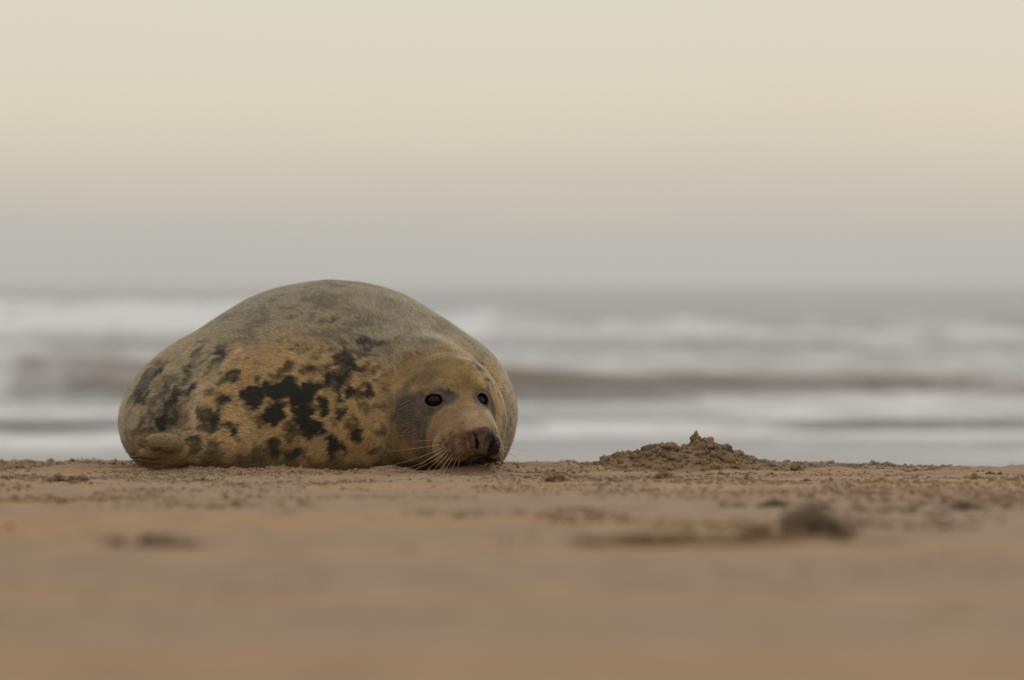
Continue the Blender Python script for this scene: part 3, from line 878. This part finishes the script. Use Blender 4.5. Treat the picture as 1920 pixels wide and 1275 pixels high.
# -------- fur: short flat-lying blades following the coat
body_me.calc_loop_triangles()
T = np.empty(len(body_me.loop_triangles) * 3, dtype=np.int32)
body_me.loop_triangles.foreach_get('vertices', T); T = T.reshape(-1, 3)
A, B_, C_ = V[T[:, 0]], V[T[:, 1]], V[T[:, 2]]
area = 0.5 * np.linalg.norm(np.cross(B_ - A, C_ - A), axis=1)
cen = (A + B_ + C_) / 3
nrmT = (NV[T[:, 0]] + NV[T[:, 1]] + NV[T[:, 2]]); nrmT /= np.linalg.norm(nrmT, axis=1)[:, None] + 1e-9
wgt = area * np.where(cen[:, 2] < -0.005, 0, 1) * np.where(nrmT[:, 1] < 0.25, 1.0, 0.25) * np.where(cen[:, 1] > 1.0, 0.5, 1)
hd = (cen[:, 1] < 0.08) & (cen[:, 0] > 0.17)
wgt = wgt * np.where(hd, 2.2, 1.0)
NB = 330000
cdf = np.cumsum(wgt); cdf /= cdf[-1]
ti = np.searchsorted(cdf, rng.random(NB)); ti = np.minimum(ti, len(T) - 1)
r1 = np.sqrt(rng.random(NB)); r2 = rng.random(NB)
w_ = np.stack([1 - r1, r1 * (1 - r2), r1 * r2], 1)
root = (V[T[ti, 0]] * w_[:, :1] + V[T[ti, 1]] * w_[:, 1:2] + V[T[ti, 2]] * w_[:, 2:])
nn = (NV[T[ti, 0]] * w_[:, :1] + NV[T[ti, 1]] * w_[:, 1:2] + NV[T[ti, 2]] * w_[:, 2:])
nn /= np.linalg.norm(nn, axis=1)[:, None] + 1e-9
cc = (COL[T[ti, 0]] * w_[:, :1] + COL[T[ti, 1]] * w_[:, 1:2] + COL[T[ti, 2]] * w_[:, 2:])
wet = (WET[T[ti, 0]] * w_[:, 0] + WET[T[ti, 1]] * w_[:, 1] + WET[T[ti, 2]] * w_[:, 2])
keep = wet < 0.25
for (c, nrm, rad, RE, hw, hh) in EYES:
    q_ = (root - c - nrm * EYE_IN) @ RE
    keep &= ((q_[:, 0] / (hw * 1.38)) ** 2 + (q_[:, 2] / (hh * 1.38)) ** 2 > 1) | (np.abs(q_[:, 1]) > 0.03)
for k_ in ((886, 813), (895, 835), (927, 817), (917, 838)):
    q_ = sp(k_[0], k_[1], -0.288)
    keep &= np.sqrt(((root - q_) ** 2).sum(1)) > 0.012
root, nn, cc = root[keep], nn[keep], cc[keep]
flow = root - NOSE_C
flow[:, 2] -= 0.22
flow += 0.12 * np.stack([vnoise(root[:, 0] * 14, root[:, 1] * 14, root[:, 2] * 14, 601 + k) for k in range(3)], 1)
flow += rng.normal(0, 0.06, flow.shape) * np.linalg.norm(flow, axis=1)[:, None]
flow -= (flow * nn).sum(1)[:, None] * nn
flow /= np.linalg.norm(flow, axis=1)[:, None] + 1e-9
side = np.cross(nn, flow)
hdr = (root[:, 1] < 0.0) & (root[:, 0] > 0.2)
ln = np.where(hdr, 0.0055, 0.0105) * rng.uniform(0.6, 1.3, len(root))
wd = np.where(hdr, 0.00065, 0.0009)
lift = np.where(hdr, 0.20, 0.30) * rng.uniform(0.4, 1.4, len(root))
tip = root + flow * ln[:, None] + nn * (ln * lift)[:, None]
base = root - nn * 0.0003
fv = np.stack([base - side * wd[:, None], base + side * wd[:, None], tip], 1).reshape(-1, 3)
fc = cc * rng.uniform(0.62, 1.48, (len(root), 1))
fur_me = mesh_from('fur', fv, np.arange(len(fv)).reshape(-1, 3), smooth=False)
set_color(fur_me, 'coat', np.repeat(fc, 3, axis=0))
link('fur', fur_me, MAT_FUR, seal, kind='stuff')

# -------- eyes
m, t, b = new_mat('seal_eye')
b.inputs['Base Color'].default_value = (0.004, 0.003, 0.003, 1)
b.inputs['Roughness'].default_value = 0.05
b.inputs['IOR'].default_value = 1.27
MAT_EYE = m
for (c, nrm, rad, RE, hw, hh) in EYES:
    bm = bmesh.new()
    bmesh.ops.create_icosphere(bm, subdivisions=4, radius=rad)
    me = bpy.data.meshes.new('eye'); bm.to_mesh(me); bm.free()
    me.polygons.foreach_set('use_smooth', np.ones(len(me.polygons), dtype=bool))
    o = link('eye', me, MAT_EYE, seal)
    o.location = Vector(c)

# -------- whiskers
def tube(pts, r0, r1, seg=5):
    pts = [Vector(p_) for p_ in pts]
    vs, fs = [], []
    for i, p_ in enumerate(pts):
        d_ = (pts[min(i + 1, len(pts) - 1)] - pts[max(i - 1, 0)]).normalized()
        s_ = d_.cross(Vector((0, 0, 1)))
        if s_.length < 1e-3:
            s_ = d_.cross(Vector((1, 0, 0)))
        s_.normalize(); u_ = s_.cross(d_)
        r_ = r0 + (r1 - r0) * i / (len(pts) - 1)
        for k in range(seg):
            a_ = 2 * math.pi * k / seg
            vs.append(p_ + (s_ * math.cos(a_) + u_ * math.sin(a_)) * r_)
    for i in range(len(pts) - 1):
        for k in range(seg):
            k2 = (k + 1) % seg
            fs.append((i * seg + k, i * seg + k2, (i + 1) * seg + k2, (i + 1) * seg + k))
    return mesh_from('whisker', np.array([list(v_) for v_ in vs]), np.array(fs))

m, t, b = new_mat('whisker')
b.inputs['Base Color'].default_value = (0.46, 0.36, 0.23, 1)
b.inputs['Roughness'].default_value = 0.4
MAT_WH = m
# root pixel, middle pixel, tip pixel, depth of root (None: on the skin), of middle, of tip
WHISK = [
    ((828, 825), (790, 825), (768, 829)), ((828, 833), (775, 843), (724, 846)), ((833, 838), (785, 862), (726, 874)),
    ((834, 842), (800, 868), (757, 880)), ((838, 846), (805, 872), (765, 886)), ((834, 850), (815, 868), (798, 884)),
    ((840, 852), (822, 872), (806, 888)), ((848, 852), (832, 872), (818, 889)), ((850, 858), (838, 876), (830, 888)),
    ((856, 862), (850, 874), (846, 884)), ((830, 846), (800, 860), (780, 880)), ((862, 862), (860, 872), (857, 878)),
    ((935, 828), (962, 827), (980, 831)), ((936, 836), (962, 841), (990, 847)), ((937, 840), (955, 850), (975, 860)),
    ((936, 845), (950, 862), (962, 884)), ((935, 850), (945, 865), (952, 886)), ((934, 842), (965, 852), (976, 868)),
    ((832, 716), (818, 690), (798, 668)), ((830, 717), (815, 704), (797, 693)), ((835, 714), (830, 700), (820, 690)),
    ((877, 716), (886, 700), (893, 690)), ((880, 716), (892, 705), (902, 698)), ((876, 714), (880, 700), (884, 688)),
]
surf = lambda Q: seal_sdf(Q, True)
for (a_, b2, c2) in WHISK:
    p0 = raycast(a_[0], a_[1], surf)
    brow = a_[1] < 760
    right = a_[0] > 920
    y1 = p0[1] - (0.035 if not brow else 0.03)
    y2 = p0[1] - (0.05 if not right else 0.02)
    p1 = sp(b2[0], b2[1], y1); p2 = sp(c2[0], c2[1], y2)
    if right:
        p1 = sp(b2[0], b2[1], p0[1] - 0.01)
    pts = [(1 - s_) ** 2 * p0 + 2 * s_ * (1 - s_) * p1 + s_ ** 2 * p2 for s_ in np.linspace(0, 1, 9)]
    link('whisker', tube(pts, 0.0006 if not brow else 0.00045, 0.00018), MAT_WH, seal)

# -------- claws on the fore flipper
m, t, b = new_mat('claw_horn')
b.inputs['Base Color'].default_value = (0.055, 0.036, 0.022, 1)
b.inputs['Roughness'].default_value = 0.4
MAT_CLAW = m
for (x0, y0, x1, y1, ra, rb, yy) in FDIG:
    s0 = sp(x1 - rb * 400, y1 - 1, yy - rb * 0.55)
    tip_ = sp(x1 - rb * 700 - 13, y1 - 1, yy - rb * 0.3)
    mid_ = (s0 + tip_) / 2 + np.array([0, -0.002, 0.004])
    pts = [(1 - s_) ** 2 * s0 + 2 * s_ * (1 - s_) * mid_ + s_ ** 2 * tip_ for s_ in np.linspace(0, 1, 6)]
    link('claw', tube(pts, 0.0040, 0.0007, 8), MAT_CLAW, seal)

# -------- hind flippers, behind the body
def hind(sgn):
    bm = bmesh.new()
    rows = []
    for i, s_ in enumerate(np.linspace(0, 1, 8)):
        w = 0.035 + 0.085 * s_
        row = []
        for j in range(11):
            u_ = j / 10 * 2 - 1
            scal = 0.03 * s_ * math.cos(u_ * math.pi * 2.5) ** 2 if i == 7 else 0
            row.append(((u_ * w), 0.24 * s_ + scal, 0.018 * (1 - s_ * 0.6) * math.sqrt(max(0.02, 1 - u_ * u_)) + 0.004 * math.cos(u_ * math.pi * 5) * s_))
        rows.append(row)
    top = [[bm.verts.new((p_[0], p_[1], p_[2])) for p_ in r_] for r_ in rows]
    bot = [[bm.verts.new((p_[0], p_[1], -p_[2] * 0.6)) for p_ in r_] for r_ in rows]
    for i in range(7):
        for j in range(10):
            bm.faces.new((top[i][j], top[i][j + 1], top[i + 1][j + 1], top[i + 1][j]))
            bm.faces.new((bot[i][j + 1], bot[i][j], bot[i + 1][j], bot[i + 1][j + 1]))
        for j, fl_ in ((0, 1), (10, 0)):
            q = (top[i][j], top[i + 1][j], bot[i + 1][j], bot[i][j])
            bm.faces.new(q if fl_ else q[::-1])
    for i in (0, 7):
        for j in range(10):
            q = (top[i][j], top[i][j + 1], bot[i][j + 1], bot[i][j])
            bm.faces.new(q if i else q[::-1])
    me = bpy.data.meshes.new('hind_flipper'); bm.to_mesh(me); bm.free()
    me.polygons.foreach_set('use_smooth', np.ones(len(me.polygons), dtype=bool))
    n_ = len(me.vertices)
    set_color(me, 'coat', np.tile(np.array([0.13, 0.105, 0.07]), (n_, 1))); set_float(me, 'wet', np.zeros(n_))
    o = link('hind_flipper', me, MAT_HIDE, seal)
    o.location = (-0.33 + 0.05 * sgn, 1.93, 0.055)
    o.rotation_euler = (math.radians(-8), 0, math.radians(8 - 10 * sgn))
hind(-1); hind(1)

# ------------------------------------------------------------------ lumps of sand
def lump_variants(sub, nvar, rough=0.28):
    res = []
    for k in range(nvar):
        bm = bmesh.new(); bmesh.ops.create_icosphere(bm, subdivisions=sub, radius=1.0)
        v = np.array([list(q.co) for q in bm.verts]); f = np.array([[x.index for x in q.verts] for q in bm.faces])
        bm.free()
        d = 1 + rough * vnoise(v[:, 0] * 1.6 + 7 * k, v[:, 1] * 1.6, v[:, 2] * 1.6, 700 + k) + 0.5 * rough * vnoise(v[:, 0] * 4 + 7 * k, v[:, 1] * 4, v[:, 2] * 4, 740 + k)
        if sub >= 3:
            d = d + 0.3 * rough * vnoise(v[:, 0] * 9 + 7 * k, v[:, 1] * 9, v[:, 2] * 9, 780 + k)
        res.append((v * d[:, None], f))
    return res
LV1, LV2, LV3 = lump_variants(1, 10, 0.45), lump_variants(2, 8, 0.62), lump_variants(3, 8, 0.65)
LVH = [(a_ if i_ % 2 else b_) for i_, (a_, b_) in enumerate(zip(lump_variants(3, 8, 0.50), lump_variants(2, 8, 0.45)))]

def bake_lumps(items, variants):
    """items: (x, y, z, sx, sy, sz, rot)"""
    vs, fs, o_ = [], [], 0
    for i, (x, y, z, a_, b2, c2, r_) in enumerate(items):
        v, f = variants[i % len(variants)]
        ca, sa = math.cos(r_), math.sin(r_)
        q = v * (a_, b2, c2)
        q = np.stack([q[:, 0] * ca - q[:, 1] * sa + x, q[:, 0] * sa + q[:, 1] * ca + y, q[:, 2] + z], 1)
        vs.append(q); fs.append(f + o_); o_ += len(q)
    return np.concatenate(vs), np.concatenate(fs)

def in_seal(x, y):
    P = np.stack([x - SEAL.x, y - SEAL.y, np.full_like(x, 0.012)], 1)
    return seal_sdf(P, False) < 0.004

# loose crumbs strewn over the beach: nobody could count them
def crumbs(n, y0, y1, smin_, smax_, dens, seed):
    r = np.random.default_rng(seed)
    y = r.uniform(y0, y1, n * 4); x = r.uniform(-1, 1, n * 4) * (0.116 * y + 0.15)
    p = dens(x, y)
    k = r.random(len(x)) < p
    x, y = x[k][:n], y[k][:n]
    k = ~in_seal(x, y); x, y = x[k], y[k]
    s = smin_ * (smax_ / smin_) ** (r.random(len(x)) ** 2.6)
    z = ground_z(x, y) + s * r.uniform(-0.25, 0.35, len(x))
    return [(x[i], y[i], z[i], s[i] * r.uniform(0.9, 1.5), s[i] * r.uniform(0.8, 1.3), s[i] * r.uniform(0.55, 1.0), r.uniform(0, 6.3)) for i in range(len(x))]

dens1 = lambda x, y: smooth01((vnoise(x * 3.5, y * 2.2, 0, 801) + 0.40 + 0.45 * vnoise(x * 9, y * 6, 0, 802)) / 0.7) * (0.35 + 0.65 * smooth01((y - 11.9) / 0.5))
it1 = crumbs(14000, 10.6, 13.5, 0.0018, 0.0085, dens1, 31)
dens2 = lambda x, y: smooth01((vnoise(x * 3.2, y * 1.6, 0, 811) + 0.6 * vnoise(x * 12, y * 6, 0, 812) - 0.15) / 0.6)
it2 = crumbs(2600, 7.4, 11.4, 0.003, 0.0105, dens2, 32) + crumbs(260, 4.5, 7.6, 0.002, 0.007, dens2, 33)
dens3 = lambda x, y: (x > -1.1) & (x < 0.15)
it4 = crumbs(2600, 12.5, 13.35, 0.003, 0.012, dens1, 36)
it3 = crumbs(900, 11.93, 12.22, 0.002, 0.0085, dens3, 35)
dens5 = lambda x, y: smooth01((vnoise(x * 5, y * 3, 0, 821) + 0.5 * vnoise(x * 17, y * 9, 0, 822) + 0.35) / 0.9)
it5 = crumbs(9000, 9.2, 12.3, 0.0016, 0.006, dens5, 37)
v, f = bake_lumps(it1 + it2 + it3 + it4 + it5, LV1)
link('sand_crumbs', mesh_from('sand_crumbs', v, f), MAT_CRUMB, kind='stuff')

# ---- the sand heap on the right
HX, HY = 0.500, 12.42
def heap_z(x, y):
    u = x - HX; w = y - HY
    prof = np.interp(u, [-0.30, -0.245, -0.20, -0.14, -0.08, -0.02, 0.0, 0.03, 0.07, 0.12, 0.17, 0.21, 0.26],
                     [0.0, 0.022, 0.038, 0.050, 0.061, 0.068, 0.072, 0.074, 0.061, 0.045, 0.028, 0.015, 0.0])
    dep = np.exp(-(w / 0.085) ** 2)
    # a flatter apron in front
    z = prof * dep + 0.016 * np.exp(-((u + 0.02) / 0.19) ** 2 - ((w + 0.10) / 0.07) ** 2)
    n = 0.42 * vnoise(x * 24, y * 24, 0, 901) + 0.40 * np.abs(vnoise(x * 60, y * 60, 0, 902)) + 0.1 * vnoise(x * 130, y * 130, 0, 903)
    return z * (1 + 0.55 * n * (1 - 0.75 * np.exp(-(u / 0.05) ** 2))) + ground_z(x, y, False) - 0.006
hx = np.linspace(HX - 0.33, HX + 0.30, 190); hy = np.linspace(HY - 0.26, HY + 0.24, 140)
AX, AY = np.meshgrid(hx, hy)
AZ = heap_z(AX, AY)
heap = link('sand_heap', None, label='low pointed heap of crumbly sand to the right of the seal', category='sand heap')
heap.location = (HX, HY, 0)
me = mesh_from('mound', np.stack([AX.ravel() - HX, AY.ravel() - HY, AZ.ravel()], 1), grid_faces(len(hx), len(hy)))
link('mound', me, MAT_HEAP, heap)
r = np.random.default_rng(91)
it = []
for i in range(720):
    u = r.uniform(-0.28, 0.25); w = r.normal(0, 0.045) if i % 3 else r.uniform(-0.17, 0.05)
    s = 0.0035 * (4.0 ** (r.random() ** 1.9))
    if u > 0 and i % 2:
        s *= 1.25
    x, y = HX + u, HY + w
    z = float(heap_z(np.array([x]), np.array([y]))[0]) + s * r.uniform(-0.35, 0.25)
    it.append((u, w, z, s * r.uniform(.9, 1.4), s * r.uniform(.8, 1.2), s * r.uniform(.7, 1.1), r.uniform(0, 6.3)))
v, f = bake_lumps(it, LVH)
link('crumbly_lumps', mesh_from('crumbly_lumps', v, f), MAT_HEAP, heap, kind='stuff')
# pointed crumb on the summit
pz = float(heap_z(np.array([HX + 0.004]), np.array([HY]))[0])
v, f = LV3[2]
v = v.copy(); tz = v[:, 2].copy()
sc_ = np.interp(tz, [-1.2, -0.2, 0.5, 1.3], [1.0, 1.0, 0.62, 0.30])
vp = np.stack([v[:, 0] * sc_ * 0.0135 + 0.004 , v[:, 1] * sc_ * 0.012, v[:, 2] * 0.0185 + pz + 0.015], 1)
link('peak', mesh_from('peak', vp, f), MAT_CLOD, heap)

# ---- clods that stand out one by one
def clod(name, px, py, w_px, h_px, label, category, group=None, lumps=1, mat=MAT_CLOD, seed=0, depth=1.0):
    Y = CAM_H / ((py - 535) / F_PX)
    for _ in range(6):
        x = (px - 960) / F_PX * Y
        z = float(ground_z(np.array([x]), np.array([Y]))[0])
        Y = 0.5 * Y + 0.5 * (CAM_H - z) / ((py - 535) / F_PX)
    x = (px - 960) / F_PX * Y
    z = float(ground_z(np.array([x]), np.array([Y]))[0])
    W, Hh = w_px / F_PX * Y, h_px / F_PX * Y
    r = np.random.default_rng(seed + 1000)
    if lumps == 1:
        its = [(0, 0, Hh * 0.25, W * 0.5, W * 0.42 * depth, Hh * 0.72, r.uniform(0, 6.3) if W < 2 * Hh else 0)]
    else:
        its = []
        for k in range(lumps):
            u = r.uniform(-0.5, 0.5); e_ = math.sqrt(max(0.05, 1 - (2 * u) ** 2))
            env = 1.0 if lumps < 20 else 0.55 + 0.9 * abs(float(vnoise(np.array([u * 5 + seed]), np.array([0.5]), np.array([0.5]), 950)[0]))
            s = min(Hh * r.uniform(0.30, 0.62), W * 0.28) * (0.5 + 0.5 * e_) * env
            its.append((u * W, r.uniform(-0.25, 0.25) * W * 0.5 * depth, s * 0.25 + (Hh - s) * e_ ** 1.5 * r.uniform(0, 0.85), s * r.uniform(1.0, 1.7), s * r.uniform(.9, 1.3), s * 0.9, r.uniform(0, 6.3)))
    if lumps > 1:        # the low body of sand the lumps sit in
        its.append((0, 0, -Hh * 0.02, W * 0.54, W * 0.20 * depth, Hh * 0.30, 0))
    v, f = bake_lumps(its, LV3[seed % 5:])
    o = link(name, mesh_from(name, v, f), mat, label=label, category=category)
    if group: o['group'] = group
    o.location = (x, Y, z)
    return o

G = 'clods of sand lying on the beach'
clod('sand_clod', 1522, 1016, 98, 62, 'blurred rounded clod, the tallest lump on the sand in the near foreground', 'sand clod', G, 12, seed=1, depth=0.9)
clod('sand_clod', 1588, 1008, 55, 24, 'small blurred lump touching the right side of the tall foreground clod', 'sand clod', G, 5, seed=2)
clod('sand_ridge', 1375, 1030, 500, 26, 'long low blurred ridge of sand running under the tall foreground clod', 'sand ridge', None, 60, MAT_SOFT, seed=3, depth=0.5)
clod('sand_clod', 1432, 1014, 60, 22, 'low blurred lump just left of the tall foreground clod', 'sand clod', G, 6, seed=4)
clod('sand_ridge', 285, 1032, 190, 26, 'low dark blurred ridge of sand in the foreground below the seal flipper', 'sand ridge', None, 22, MAT_SOFT, seed=5, depth=0.6)
clod('sand_clod', 1862, 893, 46, 9, 'flat dark clod near the right edge of the beach crest', 'sand clod', G, 3, seed=6)
clod('sand_clod', 1828, 903, 13, 13, 'small round dark clod just below the flat clod at the right edge', 'sand clod', G, 1, seed=7)
clod('sand_clod', 1498, 884, 22, 17, 'upright crumbly clod just right of the sand heap', 'sand clod', G, 4, seed=8)
clod('sand_clod', 1452, 955, 60, 15, 'blurred crumbly clod right of centre in front of the sand heap', 'sand clod', G, 6, seed=9)
clod('sand_clod', 1378, 955, 50, 12, 'flat blurred clod below the middle of the sand heap', 'sand clod', G, 5, seed=10)
clod('sand_clod', 1080, 961, 60, 12, 'low blurred clod in front and right of the seal nose', 'sand clod', G, 5, seed=11)
clod('sand_clod', 1812, 960, 50, 14, 'blurred clod on its own at far right of the mid foreground', 'sand clod', G, 4, seed=12)
clod('sand_clod', 1240, 902, 34, 16, 'twin lumped clod below the left half of the sand heap', 'sand clod', G, 3, seed=13)
clod('sand_clod', 1042, 905, 48, 16, 'broad crumbly clod between the seal nose and the sand heap', 'sand clod', G, 5, seed=14)
clod('sand_clod', 108, 897, 22, 12, 'small dark clod left of the seal near the left edge', 'sand clod', G, 2, seed=15)
clod('sand_clod', 128, 905, 70, 14, 'wide crumbled clod left of the seal rump', 'sand clod', G, 7, seed=16)
clod('sand_clod', 100, 949, 40, 12, 'blurred clod below the crumbled sand at the left', 'sand clod', G, 3, seed=17)
clod('sand_clod', 376, 904, 44, 8, 'thin flat clod just in front of the seal flipper', 'sand clod', G, 4, seed=18)
clod('sand_clod', 1400, 903, 10, 10, 'tiny dark round clod below the right half of the sand heap', 'sand clod', G, 1, seed=19)
clod('sand_clod', 440, 950, 50, 10, 'flat blurred clod in front of the middle of the seal belly', 'sand clod', G, 4, seed=20)

# ---- pebbles on the foreshore beyond the crest
m, t, b = new_mat('wet_pebble')
geo = N(t, 'ShaderNodeNewGeometry')
n1 = N(t, 'ShaderNodeTexNoise', Scale=30.0, Detail=4.0)
t.links.new(geo.outputs['Position'], n1.inputs['Vector'])
cr = N(t, 'ShaderNodeValToRGB')
cr.color_ramp.elements[0].color = (0.06, 0.065, 0.065, 1); cr.color_ramp.elements[1].color = (0.15, 0.15, 0.145, 1)
t.links.new(n1.outputs['Fac'], cr.inputs[0]); t.links.new(cr.outputs[0], b.inputs['Base Color'])
b.inputs['Roughness'].default_value = 0.5
MAT_PEB = m
for i, (px_, Y_, w_, lab) in enumerate(((1682, 13.9, 0.020, 'dark blue grey pebble, leftmost of the row behind the beach crest'),
                               (1723, 14.1, 0.013, 'small dark pebble second from the left behind the beach crest'),
                               (1778, 14.1, 0.016, 'grey blue pebble in the middle of the row at the water side'),
                               (1898, 15.2, 0.030, 'pale grey stone at the right edge beyond the beach crest'))):
    x = (px_ - 960) / F_PX * Y_
    z = float(ground_z(np.array([x]), np.array([Y_]))[0])
    v, f = bake_lumps([(0, 0, w_ * 0.35, w_, w_ * 0.8, w_ * 0.55, 0.4 * i)], lump_variants(3, 4, 0.15)[i:])
    o = link('pebble', mesh_from('pebble', v, f), MAT_PEB, label=lab, category='pebble', group='pebbles behind the beach crest')
    o.location = (x, Y_, z)
